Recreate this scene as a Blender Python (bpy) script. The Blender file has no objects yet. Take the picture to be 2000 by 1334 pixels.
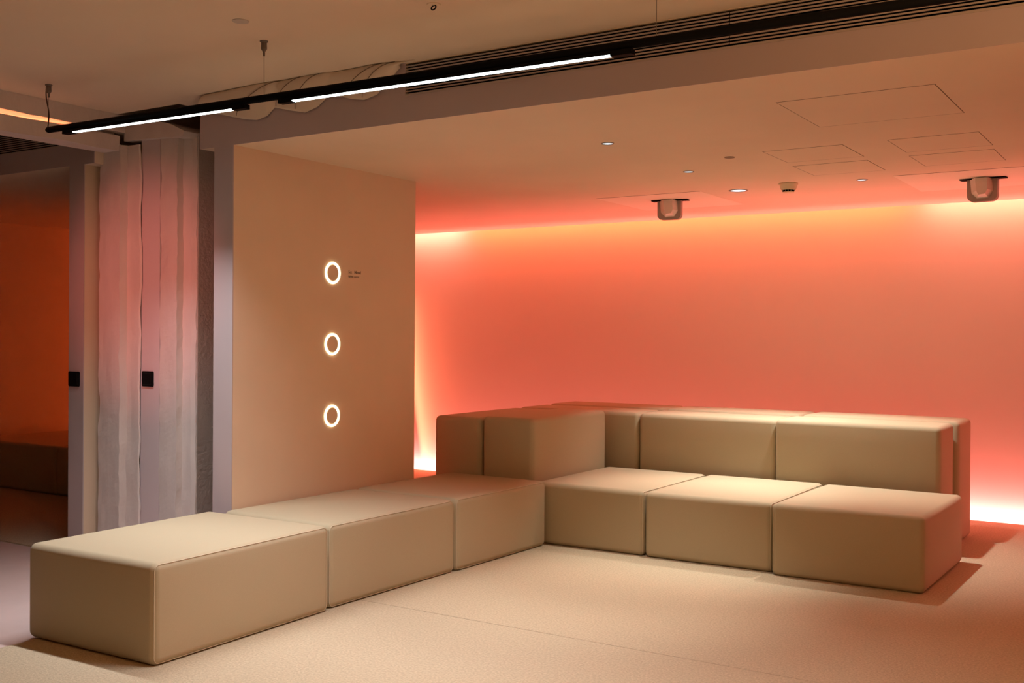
import bpy, bmesh, math, random
from mathutils import Vector, Matrix, noise
R = math.radians
random.seed(4)
S = bpy.context.scene
C = S.collection

# ---------------------------------------------------------------- camera
cam = bpy.data.cameras.new('camera')
cam.sensor_width = 36.0
cam.lens = 2093.16 / 2000 * 36.0
cam.clip_start = 0.05
cam.clip_end = 100
camo = bpy.data.objects.new('camera', cam)
C.objects.link(camo)
yaw, pit, rol = R(32.717), R(-0.2606), R(0.3704)
fw = Vector((-math.sin(yaw) * math.cos(pit), math.cos(yaw) * math.cos(pit), math.sin(pit)))
rt = Vector((math.cos(yaw), math.sin(yaw), 0))
up = rt.cross(fw)
r2 = rt * math.cos(rol) + up * math.sin(rol)
u2 = up * math.cos(rol) - rt * math.sin(rol)
M = Matrix((r2, u2, -fw)).transposed().to_4x4()
M.translation = (3.6496, -3.0133, 1.3832)
camo.matrix_world = M
S.camera = camo

# ---------------------------------------------------------------- exposure, world
S.view_settings.view_transform = 'Standard'
S.view_settings.look = 'None'
S.view_settings.gamma = 1.0
S.view_settings.use_curve_mapping = False
S.view_settings.exposure = 0.0
w = bpy.data.worlds.new('world')
S.world = w
w.use_nodes = True
w.node_tree.nodes['Background'].inputs[0].default_value = (1.0, 0.72, 0.55, 1)
w.node_tree.nodes['Background'].inputs[1].default_value = 0.01

HC = 2.429      # lower ceiling of the lounge bays
HM = 2.7195      # main ceiling
YB = 1.1242      # bulkhead face
YW = 5.900      # glowing back wall
YC = 5.720      # edge of the lower ceiling, where the light cove opens


def area(name, loc, rot, sx, sy, power, col, spread=180):
    l = bpy.data.lights.new(name, 'AREA')
    l.shape = 'RECTANGLE'
    l.size, l.size_y = sx, sy
    l.energy = power
    l.color = col
    l.spread = R(spread)
    o = bpy.data.objects.new(name, l)
    C.objects.link(o)
    o.location = loc
    o.rotation_euler = rot
    return o


# LED runs that wash the back wall: from the floor slot and from the ceiling cove
PINK = (1.0, 0.195, 0.18)
ORANGE = (1.0, 0.165, 0.05)
area('floor_slot_led', (-0.02, 5.835, -0.045), (R(180 - 14), 0, 0), 6.85, 0.03, 80, PINK, 130)
area('floor_slot_led_right', (5.15, 5.835, -0.045), (R(180 - 14), 0, 0), 3.3, 0.03, 75, PINK, 150)
area('ceiling_edge_fill', (-0.02, 5.835, -0.04), (R(180 + 4), 0, 0), 6.85, 0.02, 9, PINK, 18)  # second narrow beam, added to put a pink band on the ceiling edge
area('cove_led', (-0.45, 5.735, 2.56), (R(38), 0, 0), 4.3, 0.03, 15, ORANGE, 130)
area('cove_led_pale_left', (-3.05, 5.735, 2.56), (R(38), 0, 0), 0.8, 0.03, 4, (1.0, 0.28, 0.19), 130)
area('cove_led_pale_right', (2.65, 5.735, 2.56), (R(38), 0, 0), 1.7, 0.03, 7.5, (1.0, 0.25, 0.15), 130)
area('corner_led', (-3.40, 5.80, 1.2), (0, R(-100), 0), 2.3, 0.03, 14, (1.0, 0.19, 0.09))
# the neighbouring bay's wall wash
area('neighbour_slot_led', (-4.75, 5.835, -0.045), (R(180 - 14), 0, 0), 2.1, 0.03, 22, ORANGE)
area('neighbour_cove_led', (-4.75, 5.735, 2.56), (R(38), 0, 0), 2.1, 0.03, 22, ORANGE)


def spot(name, loc, aim, power, col, cone, blend, soft):
    l = bpy.data.lights.new(name, 'SPOT')
    l.energy = power
    l.color = col
    l.spot_size = R(cone)
    l.spot_blend = blend
    l.shadow_soft_size = soft
    o = bpy.data.objects.new(name, l)
    C.objects.link(o)
    o.location = loc
    o.rotation_euler = (Vector(aim) - Vector(loc)).to_track_quat('-Z', 'Y').to_euler()
    return o


# unseen pink spot, added to tint the concrete columns
spot('column_tint_spot', (-0.2, -3.2, 2.3), (-1.68, 1.24, 1.66), 400, (1.0, 0.20, 0.165), 21, 1.0, 0.05)
# unseen warm fill right of the camera, added to brighten the ceilings
area('ceiling_fill', (4.5, -1.6, 1.0), (R(180), 0, 0), 1.6, 0.6, 125, (1.0, 0.57, 0.28), 140)


# ---------------------------------------------------------------- materials
def mat(name, col, rough=0.8, metal=0.0, spec=0.3):
    m = bpy.data.materials.new(name)
    m.use_nodes = True
    b = m.node_tree.nodes['Principled BSDF']
    b.inputs['Base Color'].default_value = (*col, 1)
    b.inputs['Roughness'].default_value = rough
    b.inputs['Metallic'].default_value = metal
    b.inputs['Specular IOR Level'].default_value = spec
    return m


def nodes(m):
    nt = m.node_tree
    return nt, nt.nodes, nt.links, nt.nodes['Principled BSDF']


def noisy(m, scale, amount, bump=0.0, bscale=None, stretch=(1, 1, 1), dist=0.01):
    """mottled base colour and a fine bump, both in object space"""
    nt, N, L, b = nodes(m)
    col = b.inputs['Base Color'].default_value[:]
    tc = N.new('ShaderNodeTexCoord')
    mp = N.new('ShaderNodeMapping')
    mp.inputs['Scale'].default_value = stretch
    L.new(tc.outputs['Object'], mp.inputs['Vector'])
    n = N.new('ShaderNodeTexNoise')
    n.inputs['Scale'].default_value = scale
    n.inputs['Detail'].default_value = 6
    L.new(mp.outputs[0], n.inputs['Vector'])
    r = N.new('ShaderNodeValToRGB')
    r.color_ramp.elements[0].position = 0.3
    r.color_ramp.elements[1].position = 0.7
    r.color_ramp.elements[0].color = (*[c * (1 - amount) for c in col[:3]], 1)
    r.color_ramp.elements[1].color = (*[min(1, c * (1 + amount)) for c in col[:3]], 1)
    L.new(n.outputs['Fac'], r.inputs['Fac'])
    L.new(r.outputs['Color'], b.inputs['Base Color'])
    if bump:
        n2 = N.new('ShaderNodeTexNoise')
        n2.inputs['Scale'].default_value = bscale or scale
        n2.inputs['Detail'].default_value = 5
        L.new(mp.outputs[0], n2.inputs['Vector'])
        bp = N.new('ShaderNodeBump')
        bp.inputs['Strength'].default_value = bump
        bp.inputs['Distance'].default_value = dist
        L.new(n2.outputs['Fac'], bp.inputs['Height'])
        L.new(bp.outputs[0], b.inputs['Normal'])
    return m


def glow(name, col, strength):
    m = bpy.data.materials.new(name)
    m.use_nodes = True
    b = m.node_tree.nodes['Principled BSDF']
    b.inputs['Base Color'].default_value = (0.8, 0.8, 0.8, 1)
    b.inputs['Emission Color'].default_value = (*col, 1)
    b.inputs['Emission Strength'].default_value = strength
    return m


FABRIC = noisy(mat('cream_upholstery', (0.475, 0.395, 0.26), 0.85, 0, 0.2), 700, 0.06, 0.15, 900, dist=0.002)
SEAM = mat('cream_thread', (0.60, 0.51, 0.36), 0.8)
CARPET = noisy(mat('beige_carpet', (0.53, 0.43, 0.295), 0.95, 0, 0.1), 95, 0.16, 0.5, 160, dist=0.01)
CARPETSEAM = noisy(mat('carpet_joint', (0.40, 0.31, 0.22), 0.95, 0, 0.1), 90, 0.15)
HARD = noisy(mat('pale_stone_floor', (0.62, 0.48, 0.44), 0.5, 0, 0.3), 6, 0.03)
PLASTER = noisy(mat('white_plaster', (0.79, 0.635, 0.47), 0.9, 0, 0.2), 3.5, 0.02, 0.03, 260, dist=0.002)
CEIL = noisy(mat('ceiling_paint', (0.78, 0.65, 0.50), 0.9, 0, 0.2), 1.4, 0.035, 0.05, 140, dist=0.002)
PANELW = mat('access_panel_paint', (0.84, 0.74, 0.60), 0.6)
WALLGLOW = mat('wash_wall_paint', (0.80, 0.74, 0.68), 0.75, 0, 0.2)
FASCIA = noisy(mat('fascia_paint', (0.55, 0.455, 0.455), 0.85, 0, 0.2), 3, 0.02)
CONC = noisy(mat('painted_concrete', (0.74, 0.66, 0.62), 0.9, 0, 0.15), 7, 0.06, 0.35, 30, (1, 1, 0.5), dist=0.008)
JOINERY = mat('white_board', (0.72, 0.62, 0.63), 0.7)
HALLWALL = mat('dark_hall_paint', (0.10, 0.085, 0.075), 0.9)
BLACK = mat('black_metal', (0.004, 0.004, 0.0045), 0.7, 0, 0.08)
BLACKP = mat('black_plastic', (0.006, 0.006, 0.006), 0.35)
VOID = mat('dark_void', (0.004, 0.004, 0.004), 1.0, 0, 0.0)
GRILLE = mat('grille_paint', (0.50, 0.43, 0.38), 0.7)
STEEL = mat('steel', (0.20, 0.18, 0.16), 0.45, 0.7)
GREYBOX = mat('grey_housing', (0.40, 0.35, 0.30), 0.6)
WHITEBOX = mat('pale_shade', (0.80, 0.72, 0.65), 0.55)
SHADOWGAP = mat('shadow_gap', (0.22, 0.16, 0.11), 0.9)
IVORY = mat('ivory_plastic', (0.80, 0.70, 0.48), 0.5)
TEXTM = mat('grey_lettering', (0.26, 0.20, 0.15), 0.8)
DIFF = glow('cool_white_diffuser', (0.86, 1.0, 0.98), 6.0)
DOWN = glow('downlight_lens', (0.70, 0.90, 1.0), 1.5)
RINGM = glow('warm_ring', (1.0, 0.80, 0.50), 3.2)
GROOVE = glow('orange_led', (1.0, 0.26, 0.10), 1.6)


def board_marked():
    m = mat('board_marked_concrete', (0.56, 0.50, 0.46), 0.9, 0, 0.15)
    nt, N, L, b = nodes(m)
    tc = N.new('ShaderNodeTexCoord')
    wv = N.new('ShaderNodeTexWave')
    wv.bands_direction = 'Z'
    wv.wave_profile = 'SAW'
    wv.inputs['Scale'].default_value = 4.2
    wv.inputs['Distortion'].default_value = 0.5
    wv.inputs['Detail'].default_value = 4
    wv.inputs['Detail Scale'].default_value = 3
    L.new(tc.outputs['Object'], wv.inputs['Vector'])
    n = N.new('ShaderNodeTexNoise')
    n.inputs['Scale'].default_value = 40
    n.inputs['Detail'].default_value = 6
    L.new(tc.outputs['Object'], n.inputs['Vector'])
    mx = N.new('ShaderNodeMath')
    mx.operation = 'ADD'
    L.new(wv.outputs['Fac'], mx.inputs[0])
    k = N.new('ShaderNodeMath')
    k.operation = 'MULTIPLY'
    k.inputs[1].default_value = 0.35
    L.new(n.outputs['Fac'], k.inputs[0])
    L.new(k.outputs[0], mx.inputs[1])
    bp = N.new('ShaderNodeBump')
    bp.inputs['Strength'].default_value = 1.0
    bp.inputs['Distance'].default_value = 0.016
    L.new(mx.outputs[0], bp.inputs['Height'])
    L.new(bp.outputs[0], b.inputs['Normal'])
    return m


BOARD = board_marked()


# ---------------------------------------------------------------- mesh helpers
def link(name, bm, m, parent=None, smooth=False):
    me = bpy.data.meshes.new(name)
    bm.normal_update()
    bm.to_mesh(me)
    bm.free()
    me.materials.append(m)
    if smooth:
        for p in me.polygons:
            p.use_smooth = True
    o = bpy.data.objects.new(name, me)
    C.objects.link(o)
    if parent:
        o.parent = parent
    return o


def box(bm, x0, x1, y0, y1, z0, z1):
    v = [bm.verts.new(p) for p in ((x0, y0, z0), (x1, y0, z0), (x1, y1, z0), (x0, y1, z0),
                                   (x0, y0, z1), (x1, y0, z1), (x1, y1, z1), (x0, y1, z1))]
    for f in ((3, 2, 1, 0), (4, 5, 6, 7), (0, 1, 5, 4), (1, 2, 6, 5), (2, 3, 7, 6), (3, 0, 4, 7)):
        bm.faces.new([v[i] for i in f])


def boxes(*bs):
    bm = bmesh.new()
    for b in bs:
        box(bm, *b)
    return bm


def tube(bm, pts, r, seg=10, cap=True, closed=False):
    pts = [Vector(p) for p in pts]
    rings = []
    n = len(pts)
    ref = None
    for i, p in enumerate(pts):
        a = pts[i - 1] if (i > 0 or closed) else p
        b = pts[(i + 1) % n] if (i < n - 1 or closed) else p
        t = (b - a).normalized()
        if ref is None:
            ref = Vector((0, 0, 1)) if abs(t.z) < 0.9 else Vector((1, 0, 0))
        x = t.cross(ref).normalized()
        y = x.cross(t).normalized()
        ref = y
        rr = r[i] if isinstance(r, (list, tuple)) else r
        rings.append([bm.verts.new(p + x * rr * math.cos(2 * math.pi * k / seg) + y * rr * math.sin(2 * math.pi * k / seg)) for k in range(seg)])
    for i in range(n if closed else n - 1):
        A, B = rings[i], rings[(i + 1) % n]
        for k in range(seg):
            bm.faces.new((A[k], A[(k + 1) % seg], B[(k + 1) % seg], B[k]))
    if cap and not closed:
        bm.faces.new(rings[0][::-1])
        bm.faces.new(rings[-1])


def lathe(bm, prof, seg=32, axis='z', at=(0, 0, 0)):
    """prof: list of (radius, height)"""
    at = Vector(at)

    def P(r, h, a):
        c, s = r * math.cos(a), r * math.sin(a)
        return at + (Vector((c, s, h)) if axis == 'z' else Vector((h, c, s)))
    rings = []
    for r, h in prof:
        if r < 1e-6:
            rings.append([bm.verts.new(P(0, h, 0))])
        else:
            rings.append([bm.verts.new(P(r, h, 2 * math.pi * k / seg)) for k in range(seg)])
    for A, B in zip(rings, rings[1:]):
        for k in range(seg):
            q = (k + 1) % seg
            if len(A) == 1 and len(B) == 1:
                continue
            if len(A) == 1:
                bm.faces.new((A[0], B[q], B[k]))
            elif len(B) == 1:
                bm.faces.new((A[k], A[q], B[0]))
            else:
                bm.faces.new((A[k], A[q], B[q], B[k]))
    bmesh.ops.recalc_face_normals(bm, faces=bm.faces[:])


def prism(bm, poly, d0, d1, axis='y'):
    """polygon of (a, b) extruded along an axis; a, b are the other two axes in order"""
    def P(a, b, d):
        return {'y': (a, d, b), 'x': (d, a, b), 'z': (a, b, d)}[axis]
    A = [bm.verts.new(P(a, b, d0)) for a, b in poly]
    B = [bm.verts.new(P(a, b, d1)) for a, b in poly]
    n = len(poly)
    bm.faces.new(A)
    bm.faces.new(B[::-1])
    for i in range(n):
        bm.faces.new((A[i], B[i], B[(i + 1) % n], A[(i + 1) % n]))
    bmesh.ops.recalc_face_normals(bm, faces=bm.faces[:])


def tag(o, label, cat, group=None):
    o['label'] = label
    o['category'] = cat
    if group:
        o['group'] = group
    return o


def thing(name, loc, label, cat, group=None, rz=0):
    o = bpy.data.objects.new(name, None)
    o.empty_display_size = 0.1
    C.objects.link(o)
    o.location = loc
    o.rotation_euler = (0, 0, rz)
    return tag(o, label, cat, group)


def struct(name, bm, m, parent=None, smooth=False):
    o = link(name, bm, m, parent, smooth)
    if not parent:
        o['kind'] = 'structure'
    return o


# ---------------------------------------------------------------- the room
XL, XR, YF = -9.0, 7.0, -7.0
struct('floor', boxes((XL, XR, YF, 5.80, -0.30, -0.008), (XL, XR, 5.80, 6.0, -0.30, -0.14)), HARD)
# main ceiling: stops at the bulkhead; a ceiling opening over the passage left of the bulkhead end
struct('ceiling', boxes((XL, XR, YF, 1.1713, HM, HM + 0.10), (-1.3423, XR, 1.1713, 1.2079, HM, HM + 0.10),
                        (-1.3423, -1.0702, 1.2079, 1.815, HM, HM + 0.10),
                        (XL, XR, 0.873, 6.0, 3.1276, 3.2009)), CEIL)
# the two lounge bays' dropped ceilings
GX = 0.3637
struct('ceiling', boxes((-1.1047, XR, 1.2079, YC, HC, 3.1276), (-1.1047, XR, YB, 1.2079, HC, 2.5646),
                        (-1.1047, GX, YB, 1.2079, 2.5646, HM), (GX, XR, YB, 1.2079, 2.7158, HM),
                        (-2.0519, -1.1047, 2.8616, YC, HC, 3.1276), (-3.6, XR, YC, 6.0, 2.6776, 3.1276)), CEIL)
struct('ceiling', boxes((XL, -2.0519, 1.2079, YC, HC, 3.1276), (XL, -2.0519, YB, 1.2079, HC, 2.5646),
                        (-2.2633, -2.0519, YB, 1.2079, 2.5646, HM), (XL, -2.2633, YB, 1.2079, 2.7158, HM),
                        (XL, -3.6, YC, 6.0, 2.6776, 3.1276)), CEIL)
# thin painted fascia boards over both bulkheads
struct('trim_1', boxes((-1.1047, XR, YB - 0.004, YB, HC, 2.5572), (-1.1047, GX, YB - 0.004, YB, 2.5572, HM)), FASCIA)
struct('trim_2', boxes((XL, -2.0519, YB - 0.004, YB, HC, 2.5572), (-2.2633, -2.0519, YB - 0.004, YB, 2.5572, HM)), FASCIA)
struct('wall_back', boxes((XL, XR, YW, 6.0, -0.3, 2.9)), WALLGLOW)
struct('wall_right', boxes((XR, XR + 0.1, YF, 6.0, -0.3, 3.1)), HALLWALL)
struct('wall_left', boxes((XL - 0.1, XL, YF, 6.0, -0.3, 3.1)), HALLWALL)
struct('wall_front', boxes((XL, XR, YF - 0.1, YF, -0.3, 3.1)), HALLWALL)
# wing wall with the ring lights; its end has a lilac-white cover board
struct('wall_wing', boxes((-0.9854, -0.8368, YB + 0.002, 2.7496, -0.008, HC)), PLASTER)
struct('trim_3', boxes((-0.9875, -0.8368, YB - 0.004, YB + 0.002, -0.008, HC)), FASCIA)
struct('wall_corner', boxes((-3.60, -3.50, 2.6, YW, -0.008, HC)), PLASTER)
struct('wall_neighbour', boxes((-6.0, -5.90, YB + 0.06, YW, -0.008, HC)), PLASTER)
struct('wall_passage', boxes((-3.8332, -0.9864, 2.7569, 2.8616, -0.008, 3.1276)), PLASTER)
struct('wall_neighbour_wing', boxes((-2.2947, -2.1513, YB + 0.002, 2.7569, -0.008, HC)), PLASTER)
struct('trim_4', boxes((-2.2947, -2.1492, YB - 0.004, YB + 0.002, -0.008, HC)), FASCIA)

# ---------------------------------------------------------------- concrete columns and beam in the passage
def rough_column(name, label, x0, y0, yb, prof, top=2.62):
    """a square-edged concrete column with a vertical groove and chipped right arris"""
    t = thing(name, (x0, y0, 0), label, 'column', 'concrete columns between the two bays')
    # densify so the arrises can wander
    pts = []
    for i, a in enumerate(prof):
        b = prof[(i + 1) % len(prof)]
        k = max(1, int(math.hypot(b[0] - a[0], b[1] - a[1]) / 0.03))
        for j in range(k):
            pts.append((a[0] + (b[0] - a[0]) * j / k, a[1] + (b[1] - a[1]) * j / k))
    bm = bmesh.new()
    nz = 90
    rings = []
    for iz in range(nz + 1):
        z = -0.008 + top * iz / nz
        ring = []
        for px, py in pts:
            q = Vector((px * 9 + x0 * 7, py * 9, z * 4.5))
            d = noise.noise(q) * 0.007 + noise.noise(q * 3.1) * 0.005
            ring.append(bm.verts.new((px + d, py + d * 0.6, z)))
        rings.append(ring)
    n = len(pts)
    for A, B in zip(rings, rings[1:]):
        for k in range(n):
            bm.faces.new((A[k], A[(k + 1) % n], B[(k + 1) % n], B[k]))
    bm.faces.new(rings[-1])
    link('shaft', bm, CONC, t)
    return t


rough_column('concrete_column', 'rough white concrete column nearest the neighbouring bay, left of the board with the black switch', -2.089, 1.187, 0.14,
             [(0, 0), (0.197, 0), (0.199, 0.052), (0.306, 0.056), (0.315, 0.064), (0.300, 0.071), (0.200, 0.071), (0.19, 0.14), (0, 0.14)], 2.545)
cB = rough_column('concrete_column', 'rough white concrete column right of the board with the black switch', -1.612, 1.262, 0.22,
                  [(0, 0), (0.149, 0), (0.151, 0.045), (0.222, 0.049), (0.245, 0.064), (0.248, 0.22), (0, 0.22)], 2.59)
bm = boxes((0.236, 0.252, 0.070, 1.2, -0.008, 2.56))
link('board_marked_side', bm, BOARD, cB)['label'] = 'side face with horizontal board marks'

bm = boxes((-1.787, -1.616, 1.262, 1.29, -0.008, 2.60))
tag(link('infill_board', bm, JOINERY), 'smooth pinkish-white board standing between the two rough concrete columns', 'board')


def rough_bar(bm, x0, x1, y0, y1, z0, z1, amp=0.006, seed=0):
    n = int((y1 - y0) / 0.05)
    rings = []
    for i in range(n + 1):
        y = y0 + (y1 - y0) * i / n
        def d(k):
            return noise.noise(Vector((k * 5.3 + seed, y * 5, k))) * amp + noise.noise(Vector((k * 3.1, y * 19, seed))) * amp * 0.6
        rings.append([bm.verts.new(p) for p in ((x0, y, z0), (x1 + d(1), y, z0 + d(2)), (x1 + d(3), y, z1 + (0 if amp < 0.004 else d(4) * 0.3)), (x0, y, z1))])
    for A, B in zip(rings, rings[1:]):
        for k in range(4):
            bm.faces.new((A[k], A[(k + 1) % 4], B[(k + 1) % 4], B[k]))
    bm.faces.new(rings[0][::-1])
    bm.faces.new(rings[-1])
    bmesh.ops.recalc_face_normals(bm, faces=bm.faces[:])


beam = thing('concrete_beam', (-1.897, 0.45, 2.4997), 'rough white concrete beam under the ceiling running over the columns at left', 'beam')
bm = bmesh.new()
rough_bar(bm, -0.16, 0.0, -6.0, 1.20, 0.116, 0.2195, 0.005, 1)
link('upper_beam', bm, CONC, beam)
bm = bmesh.new()
rough_bar(bm, -0.15, 0.0, -6.0, 0.735, 0.0, 0.090, 0.006, 7)
link('lower_beam', bm, CONC, beam)
link('groove_filler', boxes((-0.15, -0.05, -6.0, 0.735, 0.088, 0.118)), CONC, beam)
bm = bmesh.new()
prism(bm, [(-0.01, 0.064), (0.20, 0.060), (0.40, 0.052), (0.52, 0.045), (0.535, 0.075), (0.42, 0.125), (0.2, 0.185), (-0.01, 0.2185)], 0.775, 1.30)
link('corbel', bm, CONC, beam)
bm = bmesh.new()
prism(bm, [(-6.0, 2.585), (0.30, 2.5885), (0.86, 2.609), (0.86, 2.612), (-6.0, 2.612)], -1.948, -1.901, 'x')
tag(link('glowing_strip', bm, GROOVE), 'thin orange glowing light strip set in the beam at upper left', 'light strip')

# small black switch plates
def switch_plate(x, y, z, w_, label):
    t = thing('switch_plate', (x, y, z), label, 'switch', 'black square switch plates')
    bm = boxes((-w_ / 2, w_ / 2, -0.012, 0, -0.046, 0.046))
    bmesh.ops.bevel(bm, geom=bm.edges[:], offset=0.004, segments=2, affect='EDGES')
    link('plate', bm, BLACKP, t)
    bm = boxes((-w_ / 2 + 0.012, w_ / 2 - 0.012, -0.015, -0.011, -0.034, 0.034))
    bmesh.ops.bevel(bm, geom=bm.edges[:], offset=0.0015, segments=1, affect='EDGES')
    link('button', bm, BLACKP, t)


switch_plate(-2.231, YB - 0.004, 1.1035, 0.107, 'black square switch plate on the pale end of the far left wing wall')
switch_plate(-1.714, 1.262, 1.1135, 0.103, 'black square switch plate on the smooth board between the concrete columns')

# ---------------------------------------------------------------- carpets
bm = boxes((-0.78, XR, -6.5, YB + 0.15, -0.008, 0.0), (-0.78, XR, YB + 0.156, 5.80, -0.008, 0.0))
cp = tag(link('carpet', bm, CARPET), 'large beige carpet under the cream seating blocks, filling the bay', 'carpet')
link('joint', boxes((-0.78, XR, YB + 0.15, YB + 0.156, -0.008, -0.0012)), CARPETSEAM, cp)
bm = boxes((-9.0, -2.30, 1.170, 5.80, -0.008, 0.0))
tag(link('carpet', bm, CARPET), 'dim carpet of the neighbouring bay seen through the opening at far left', 'carpet')


# ---------------------------------------------------------------- seating blocks
def rounded_block(dx, dy, dz, r=0.034, puff=0.004, seed=0.0):
    """soft foam block: rounded box with slightly bulging faces, base at z = 0"""
    bm = bmesh.new()
    h = Vector((dx / 2, dy / 2, dz / 2))
    inner = h - Vector((r, r, r))

    def ticks(a):
        e = [-a + r * k / 5 for k in range(6)]
        m_ = [(-a + r) + (2 * a - 2 * r) * k / 8 for k in range(1, 8)]
        f = [a - r + r * k / 5 for k in range(6)]
        return e + m_ + f
    T = [ticks(h.x), ticks(h.y), ticks(h.z)]
    cache = {}

    def V(p):
        key = tuple(round(c, 5) for c in p)
        if key in cache:
            return cache[key]
        p = Vector(p)
        q = Vector([max(-inner[i], min(inner[i], p[i])) for i in range(3)])
        d = p - q
        c = q + d.normalized() * r if d.length > 1e-9 else q
        # bulge each face outwards, least at its rim and none underneath
        for i in range(3):
            if abs(abs(p[i]) - h[i]) < 1e-6 and not (i == 2 and p[i] < 0):
                j, k = [a for a in range(3) if a != i]
                b = (1 - (p[j] / h[j]) ** 2) * (1 - (p[k] / h[k]) ** 2)
                c[i] += math.copysign(puff * b, p[i])
        wob = noise.noise(Vector((c.x * 4 + seed, c.y * 4, c.z * 4))) * 0.0018
        c += Vector((wob, -wob, 0))
        c.z += dz / 2
        v = bm.verts.new(c)
        cache[key] = v
        return v
    for i in range(3):
        j, k = [a for a in range(3) if a != i]
        for s in (-1, 1):
            for a in range(len(T[j]) - 1):
                for b in range(len(T[k]) - 1):
                    q = []
                    for (u_, v_) in ((a, b), (a + 1, b), (a + 1, b + 1), (a, b + 1)):
                        p = [0, 0, 0]
                        p[i] = s * h[i]
                        p[j] = T[j][u_]
                        p[k] = T[k][v_]
                        q.append(V(p))
                    if len(set(q)) >= 3:
                        try:
                            bm.faces.new(q)
                        except ValueError:
                            pass
    bmesh.ops.recalc_face_normals(bm, faces=bm.faces[:])
    return bm


def welt(dx, dy, dz, side, r=0.034):
    """sewn welt round one long side face (in the plane x = side * dx / 2)"""
    bm = bmesh.new()
    x = side * (dx / 2 - r * 0.26)
    a, b = dy / 2 - r * 0.30 + 0.0015, dz / 2 - r * 0.30 + 0.0015
    rc = r * 0.8
    pts = []
    for cy, cz, a0 in ((a - rc, b - rc, 0), (-a + rc, b - rc, 90), (-a + rc, -b + rc, 180), (a - rc, -b + rc, 270)):
        for k in range(7):
            t = R(a0 + 15 * k)
            pts.append((x, cy + rc * math.cos(t), cz + rc * math.sin(t) + dz / 2))
    tube(bm, pts, 0.0022, 6, closed=True)
    return bm


def block(label, cx, cy, rz, dx, dy, dz, group, seam=1, r=0.034):
    t = thing('seating_block', (cx, cy, 0), label, 'seat block', group, R(rz))
    seed = random.random() * 50
    link('cushion', rounded_block(dx, dy, dz, r, seed=seed), FABRIC, t, True)
    if seam:
        link('seam', welt(dx, dy, dz, seam, r), SEAM, t, True)
    return t


G1 = 'low cream blocks of the left wing'
G2 = 'low cream blocks of the right row'
G3 = 'tall cream blocks used as backrests'
block('low cream upholstered block nearest the camera, at the free end of the left wing', -0.427, 0.455, 1.5, 0.848, 1.094, 0.430, G1, 1)
block('middle low cream block of the left wing, in front of the wing wall', -0.424, 1.571, -0.7, 0.790, 1.062, 0.426, G1, 1)
block('low cream block of the left wing that reaches the inside corner, below the tall pair', -0.405, 2.605, -1.0, 0.800, 0.988, 0.428, G1, 1)
block('low cream block in the right row, tucked in the inside corner', 0.2925, 3.655, 0.3, 0.802, 1.055, 0.411, G2, 1)
block('low cream block in the middle of the right row, brightest under the downlight', 1.1165, 3.660, 0.4, 0.822, 1.075, 0.410, G2, 1)
block('low cream block at the right end of the right row, its side lit orange', 1.982, 3.590, -0.6, 0.856, 1.046, 0.419, G2, -1)
block('tall narrow cream block at the left end of the backrest group, beside the wing wall', -0.748, 3.652, 0.0, 0.400, 1.060, 0.818, G3, 0)
block('tall narrow cream block on the inside corner, right of its twin', -0.3270, 3.652, 0.0, 0.414, 1.056, 0.832, G3, 0)
block('tall cream backrest block mostly hidden behind the inside corner pair', -0.432, 4.482, 0.0, 1.060, 0.420, 0.818, G3, 0)
block('tall cream backrest block in the middle of the row facing the camera', 0.633, 4.478, 0.0, 1.050, 0.420, 0.815, G3, 0)
block('tall cream backrest block at the right end of the row facing the camera', 1.713, 4.445, -0.5, 1.092, 0.416, 0.822, G3, 0)
block('tall cream block at the left of the rear row, only its top edge showing', -0.420, 4.93, 0.0, 1.050, 0.430, 0.826, G3, 0)
block('tall cream block in the middle of the rear row by the glowing wall', 0.655, 4.93, 0.0, 1.070, 0.430, 0.826, G3, 0)
block('tall cream block at the right end of the rear row by the glowing wall', 1.752, 4.895, -0.5, 1.080, 0.430, 0.830, G3, 0)
G4 = 'blocks in the neighbouring bay'
block('dark low block against the side wall of the neighbouring bay, far left', -5.232, 3.11, 0, 1.310, 1.06, 0.42, G4, 0)
block('dark low block half hidden by the far left wing wall', -4.150, 3.11, 0, 0.836, 1.06, 0.42, G4, 0)


# ---------------------------------------------------------------- air grilles in the bulkheads
def grille(x0, x1, label, joint=None):
    t = thing('air_grille', ((x0 + x1) / 2, YB, 2.641), label, 'grille', 'linear air grilles in the bulkheads')
    a, b = x0 - (x0 + x1) / 2, x1 - (x0 + x1) / 2
    link('backing', boxes((a, b, 0.018, 0.078, -0.076, 0.074)), VOID, t)
    link('frame', boxes((a, b, -0.008, 0.02, -0.084, -0.0748)), GRILLE, t)
    for k in range(10):
        zc = 2.7022 - k * 0.0137 - 2.641
        sl = boxes((a, b, -0.002, 0.002, zc - 0.0031, zc + 0.0031))
        link('slat', sl, GRILLE, t)
    if joint is not None:
        j = joint - (x0 + x1) / 2
        link('joint_cover', boxes((j - 0.0015, j + 0.0015, -0.0028, 0.0, -0.065, 0.065)), VOID, t)


grille(GX, XR, 'long dark slatted air grille in the bulkhead behind the black track', 2.032)
grille(XL, -2.265, 'dark slatted air grille of the neighbouring bay at the upper left edge')


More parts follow.
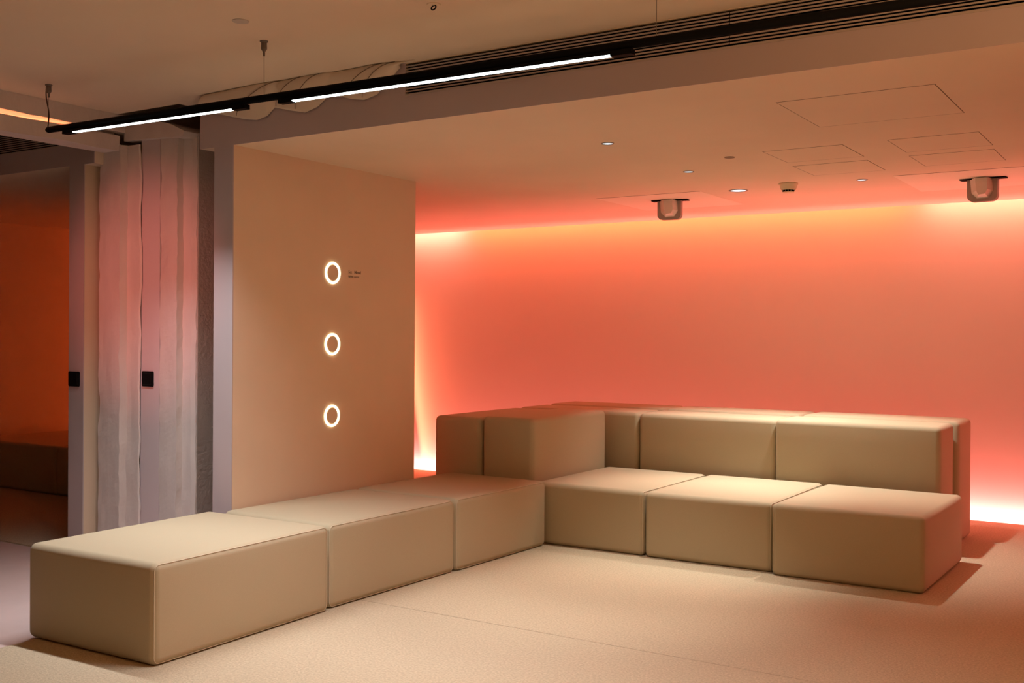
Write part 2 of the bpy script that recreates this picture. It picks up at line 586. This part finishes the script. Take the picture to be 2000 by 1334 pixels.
# ---------------------------------------------------------------- draped wavy sheet at the bulkhead corner
def drape():
    knots = [(-1.10, 2.640), (-0.99, 2.622), (-0.86, 2.588), (-0.745, 2.560), (-0.647, 2.545), (-0.57, 2.559), (-0.513, 2.598), (-0.401, 2.570),
             (-0.291, 2.548), (-0.201, 2.570), (-0.14, 2.612), (-0.06, 2.606), (0.026, 2.582), (0.11, 2.568), (0.193, 2.585), (0.249, 2.629), (0.30, 2.67), (0.34, 2.70)]

    def zb(x):
        for (xa, za), (xb, zb_) in zip(knots, knots[1:]):
            if x <= xb:
                s = (x - xa) / (xb - xa)
                return za + (zb_ - za) * s
        return knots[-1][1]
    def P(x, v):
        d = HM - zb(x)
        return Vector((x + 0.10 * (1 - v) ** 1.4,                                      # folds sweep sideways as they rise
                       YB - 0.012 - (0.012 + 0.30 * d) * (1 - v) ** 1.3 - 0.10 * v * (1 - v),
                       HM - 0.0015 - d * (v ** 1.5)))
    bm = bmesh.new()
    nx, nv = 180, 16
    g = [[bm.verts.new(P(-1.10 + 1.44 * i / nx, j / nv)) for j in range(nv + 1)] for i in range(nx + 1)]
    for i in range(nx):
        for j in range(nv):
            bm.faces.new((g[i][j], g[i + 1][j], g[i + 1][j + 1], g[i][j + 1]))
    bmesh.ops.recalc_face_normals(bm, faces=bm.faces[:])
    bmesh.ops.solidify(bm, geom=bm.faces[:], thickness=0.002)
    return bm, P


bm, sheet_pt = drape()
dr = tag(link('draped_sheet', bm, CEIL, None, True), 'wavy pale sheet sagging in three folds along the bulkhead behind the track', 'sheet')
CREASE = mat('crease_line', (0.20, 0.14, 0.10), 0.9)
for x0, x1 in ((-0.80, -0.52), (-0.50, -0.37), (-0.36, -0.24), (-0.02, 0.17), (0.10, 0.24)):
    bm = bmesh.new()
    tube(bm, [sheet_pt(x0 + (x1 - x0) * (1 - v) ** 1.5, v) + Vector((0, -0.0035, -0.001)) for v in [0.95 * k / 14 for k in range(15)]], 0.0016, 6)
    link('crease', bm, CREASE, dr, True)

# ---------------------------------------------------------------- suspended black track with linear luminaires
TY = 0.48


def tz(x):
    return 2.476 - 0.0095 * (x + 1.57)


track = thing('track', (-1.57, TY, 2.476), 'long black suspended lighting track running diagonally across the picture', 'track')
bm = bmesh.new()
tube(bm, [(0, 0, 0), (0.012, 0, 0), (8.0, 0, tz(6.43) - 2.476)], [0.012, 0.0165, 0.0165], 16)
link('rail', bm, BLACK, track, True)


def luminaire(x0, x1, label):
    t = thing('linear_luminaire', ((x0 + x1) / 2, TY, tz((x0 + x1) / 2) - 0.0165), label, 'light', 'linear lights clipped under the track')
    a = (x1 - x0) / 2
    sl = -0.0095
    t.rotation_euler = (0, -math.atan(sl), 0)
    bm = boxes((-a, a, -0.0165, 0.0165, -0.014, -0.0003))
    link('housing', bm, BLACK, t)
    e = 0.085
    for s in (-1, 1):
        xs = sorted((s * a, s * (a - e)))
        link('end_cap', boxes((xs[0], xs[1], -0.017, 0.017, -0.021, -0.014)), BLACK, t)
    bm = bmesh.new()
    prism(bm, [(-0.0145, -0.014), (-0.0135, -0.0165), (-0.009, -0.018), (0.009, -0.018), (0.0135, -0.0165), (0.0145, -0.014)], -a + e, a - e, 'x')
    link('diffuser', bm, DIFF, t)
    l = area('luminaire_light', (0, 0, -0.026), (0, 0, 0), 2 * (a - e), 0.03, 12.5 * (a - e) * 2, (0.95, 0.95, 1.0), 100)
    l.parent = t


luminaire(-1.416, -0.052, 'shorter white linear light under the left end of the black track')
luminaire(0.158, 1.917, 'longer white linear light under the black track in front of the grille')


def cable(x, y, label, flex=False, anchor=True):
    z1 = tz(x) + 0.015
    t = thing('suspension_cable', (x, y, HM), label, 'cable', 'suspension cables of the track')
    L_ = HM - z1
    bm = bmesh.new()
    tube(bm, [(0, 0, -0.03), (0, (TY - y), -L_)], 0.0011, 6)
    link('wire', bm, STEEL, t)
    bm = bmesh.new()
    lathe(bm, [(0, 0.0), (0.019, 0.0), (0.019, -0.004), (0.013, -0.008), (0.014, -0.036), (0.008, -0.046), (0.0055, -0.048), (0.0055, -0.068), (0, -0.068)], 18)
    link('gripper', bm, STEEL, t, False)
    if flex:
        bm = bmesh.new()
        pts = []
        for k in range(25):
            v = k / 24
            pts.append((-0.016 - 0.010 * math.sin(v * math.pi * 2 + 0.3) + 0.012 * v, 0.0, -0.004 - (L_ - 0.004) * v))
        tube(bm, pts, 0.0033, 8)
        link('power_flex', bm, mat('brown_flex', (0.07, 0.045, 0.035), 0.6), t, True)


cable(-1.565, 0.485, 'suspension cable with a curled power flex at the left end of the track', True)
cable(0.057, 0.477, 'single thin suspension cable above the gap between the two linear lights')
cable(2.009, 0.48, 'thin suspension cable in front of the grille at the top edge')

# small eye hook, blank cover and ceiling bits
t = thing('ceiling_eye', (1.042, 0.446, HM), 'small dark eye hook on the main ceiling near the top edge', 'hook')
bm = bmesh.new()
lathe(bm, [(0, 0), (0.028, 0), (0.027, -0.004), (0, -0.005)], 24)
link('base_plate', bm, CEIL, t)
bm = bmesh.new()
tube(bm, [(0.011 * math.cos(2 * math.pi * k / 16), 0.004 * math.sin(2 * math.pi * k / 16), -0.014 + 0.010 * math.sin(2 * math.pi * k / 16)) for k in range(16)], 0.003, 6, closed=True)
link('eye', bm, BLACK, t, True)
bm = bmesh.new()
lathe(bm, [(0, 0), (0.036, 0), (0.035, -0.003), (0, -0.0035)], 28)
o = tag(link('blank_cover', bm, mat('cover_disc', (0.54, 0.47, 0.40), 0.8)), 'small flat round blank cover on the main ceiling', 'cover')
o.location = (0.201, 0.201, HM)


# ---------------------------------------------------------------- recessed downlights in the bay ceiling
def downlight(x, y, d, power, label, cone=60, blend=0.9):
    t = thing('downlight', (x, y, HC), label, 'light', 'recessed downlights of the bay')
    r = d / 2
    bm = bmesh.new()
    lathe(bm, [(r * 0.80, 0.0), (r, 0.0), (r, -0.003), (r * 0.92, -0.0045), (r * 0.80, -0.003)], 32)
    link('trim_ring', bm, GREYBOX, t, True)
    bm = bmesh.new()
    lathe(bm, [(0, -0.0012), (r * 0.82, -0.0012), (r * 0.82, 0.0)], 32)
    link('lens', bm, DOWN, t)
    if power:
        l = bpy.data.lights.new('downlight_beam', 'SPOT')
        l.energy = power
        l.spot_size = R(cone)
        l.spot_blend = blend
        l.shadow_soft_size = r * 0.8
        l.color = (1.0, 0.97, 0.90)
        o = bpy.data.objects.new('downlight_beam', l)
        C.objects.link(o)
        o.parent = t
        o.location = (0, 0, -0.012)


downlight(0.951, 2.130, 0.069, 125, 'small round downlight nearest the bulkhead')
downlight(0.932, 3.260, 0.067, 125, 'small round downlight midway back in the bay ceiling')
downlight(0.887, 4.241, 0.134, 165, 'larger round downlight near the left projector', 80)
downlight(1.771, 4.155, 0.073, 165, 'small round downlight right of the smoke detector', 80)

bm = bmesh.new()
lathe(bm, [(0, 0), (0.030, 0), (0.029, -0.004), (0, -0.005)], 24)
o = tag(link('ceiling_sensor', bm, mat('sensor_disc', (0.30, 0.22, 0.16), 0.7)), 'tiny dark flat sensor disc on the bay ceiling', 'sensor')
o.location = (1.350, 2.881, HC)

t = thing('smoke_detector', (1.304, 4.074, HC), 'round ivory smoke detector with dark slots on the bay ceiling', 'smoke detector')
bm = bmesh.new()
lathe(bm, [(0, 0), (0.064, 0), (0.064, -0.010), (0.058, -0.014), (0.052, -0.036), (0.046, -0.046)], 32)
link('base', bm, IVORY, t, True)
bm = bmesh.new()
lathe(bm, [(0.044, -0.044), (0.034, -0.046), (0.034, -0.056), (0.040, -0.058), (0.028, -0.062), (0, -0.063)], 32)
link('chamber', bm, IVORY, t, True)
for k in range(12):
    a = 2 * math.pi * k / 12
    bm = bmesh.new()
    box(bm, -0.0065, 0.0065, -0.0015, 0.0015, -0.0575, -0.047)
    bmesh.ops.rotate(bm, verts=bm.verts[:], cent=(0, 0, 0), matrix=Matrix.Rotation(a + math.pi / 2, 3, 'Z'))
    bmesh.ops.translate(bm, verts=bm.verts[:], vec=(0.0365 * math.cos(a), 0.0365 * math.sin(a), 0))
    link('slot', bm, VOID, t)


# ---------------------------------------------------------------- access panels
def panel(x0, x1, y0, y1, label, gap=0.0035, drop=0.0025):
    t = thing('access_panel', ((x0 + x1) / 2, (y0 + y1) / 2, HC), label, 'panel', 'flush access panels of the bay ceiling')
    a, b = (x1 - x0) / 2, (y1 - y0) / 2
    link('reveal', boxes((-a, a, -b, -b + gap, -0.001, 0), (-a, a, b - gap, b, -0.001, 0),
                         (-a, -a + gap, -b + gap, b - gap, -0.001, 0), (a - gap, a, -b + gap, b - gap, -0.001, 0)), SHADOWGAP, t)
    link('leaf', boxes((-a + gap, a - gap, -b + gap, b - gap, -drop * 0.4, 0)), CEIL, t)
    return t


panel(2.057, 2.727, 1.616, 2.268, 'largest flush access panel, nearest the bulkhead at right')
panel(1.575, 2.021, 2.800, 3.237, 'left front flush access panel of the group of four')
panel(1.557, 2.003, 3.383, 3.816, 'left rear flush access panel of the group of four, before the smoke detector')
panel(2.255, 2.705, 2.789, 3.224, 'right front flush access panel of the group of four')
panel(2.242, 2.690, 3.355, 3.780, 'right rear flush access panel of the group of four, before the right projector')


def projector_panel(x0, x1, y0, y1, label):
    t = thing('projector_panel', ((x0 + x1) / 2, (y0 + y1) / 2, HC), label, 'panel', 'square ceiling panels behind the projectors')
    a, b = (x1 - x0) / 2, (y1 - y0) / 2
    link('leaf', boxes((-a, a, -b, b, -0.0018, 0)), PANELW, t)
    link('reveal', boxes((-a, a, -b - 0.002, -b, -0.0018, 0)), SHADOWGAP, t)


projector_panel(-0.194, 0.643, 4.137, 5.006, 'square ceiling panel carrying the left projector')
projector_panel(1.983, 2.825, 4.085, 4.929, 'square ceiling panel carrying the right projector')


def projector(x, y, rz, label):
    t = thing('ceiling_projector', (x, y, HC - 0.002), label, 'projector', 'projectors hanging from the bay ceiling', rz)
    # thin slotted mount
    link('mount_plate', boxes((-0.135, 0.145, -0.02, 0.05, -0.008, 0.0)), BLACK, t)
    # rounded grey surround
    def rr(w_, h_, r_):
        p = [(-w_, 0.0), (w_, 0.0)]
        for k in range(9):
            q = R(-90 * k / 8)
            p.append((w_ - r_ + r_ * math.cos(q), -h_ + r_ + r_ * math.sin(q)))
        for k in range(9):
            q = R(-90 - 90 * k / 8)
            p.append((-w_ + r_ + r_ * math.cos(q), -h_ + r_ + r_ * math.sin(q)))
        return p
    bm = bmesh.new()
    prism(bm, rr(0.092, 0.150, 0.038), 0.0, 0.05)
    link('surround', bm, GREYBOX, t)
    # faceted pale hood in front, tapering forward and down
    bm = bmesh.new()
    back = [(-0.074, -0.004), (0.062, -0.004), (0.068, -0.085), (0.040, -0.128), (-0.030, -0.130), (-0.064, -0.095)]
    frnt = [(-0.030, -0.004), (0.040, -0.004), (0.044, -0.080), (0.030, -0.108), (-0.010, -0.112), (-0.022, -0.085)]
    A = [bm.verts.new((a, 0.0, b)) for a, b in back]
    B = [bm.verts.new((a, -0.055, b)) for a, b in frnt]
    n = len(A)
    bm.faces.new(B)
    bm.faces.new(A[::-1])
    for i in range(n):
        bm.faces.new((A[i], A[(i + 1) % n], B[(i + 1) % n], B[i]))
    bmesh.ops.recalc_face_normals(bm, faces=bm.faces[:])
    link('hood', bm, WHITEBOX, t)


projector(0.255, 4.46, R(8), 'left ceiling projector with pale faceted hood, near the larger downlight')
projector(2.455, 4.45, R(-4), 'right ceiling projector with pale faceted hood, at the right edge')


# ---------------------------------------------------------------- ring lights on the wing wall
def ring_light(z, label):
    t = thing('ring_light', (-0.8368, 1.926, z), label, 'light', 'glowing ring lights on the wing wall')
    bm = bmesh.new()
    lathe(bm, [(0.0545, 0.0), (0.0545, 0.0065), (0.056, 0.008), (0.065, 0.008), (0.067, 0.0065), (0.067, 0.0)], 56, 'x')
    link('ring', bm, RINGM, t, False)
    bm = bmesh.new()
    lathe(bm, [(0, 0.005), (0.049, 0.005), (0.051, 0.003), (0.051, 0.0)], 48, 'x')
    link('button', bm, PLASTER, t, False)


ring_light(1.767, 'top glowing ring light on the wing wall, beside the small lettering')
ring_light(1.330, 'middle glowing ring light on the wing wall')
ring_light(0.890, 'bottom glowing ring light on the wing wall')


def lettering(body, size, y, z, parent, bold=0.0):
    cu = bpy.data.curves.new('words', 'FONT')
    cu.body = body
    cu.size = size
    cu.offset = bold
    cu.extrude = 0.0004
    o = bpy.data.objects.new('words', cu)
    C.objects.link(o)
    dg = bpy.context.evaluated_depsgraph_get()
    me = bpy.data.meshes.new_from_object(o.evaluated_get(dg))
    C.objects.unlink(o)
    bpy.data.objects.remove(o)
    m = bpy.data.objects.new('words', me)
    me.materials.clear()
    me.materials.append(TEXTM)
    C.objects.link(m)
    m.parent = parent
    m.rotation_euler = (R(90), 0, R(90))
    m.location = (0.0006, y, z)
    return m


t = thing('wall_lettering', (-0.8368, 2.072, 1.769), 'two tiny lines of grey lettering beside the top ring light', 'lettering')
lettering('Set', 0.026, 0.0, 0.004, t)
lettering('Mood', 0.026, 0.056, 0.004, t, 0.0008)
lettering('lighting control', 0.0165, 0.0, -0.020, t)
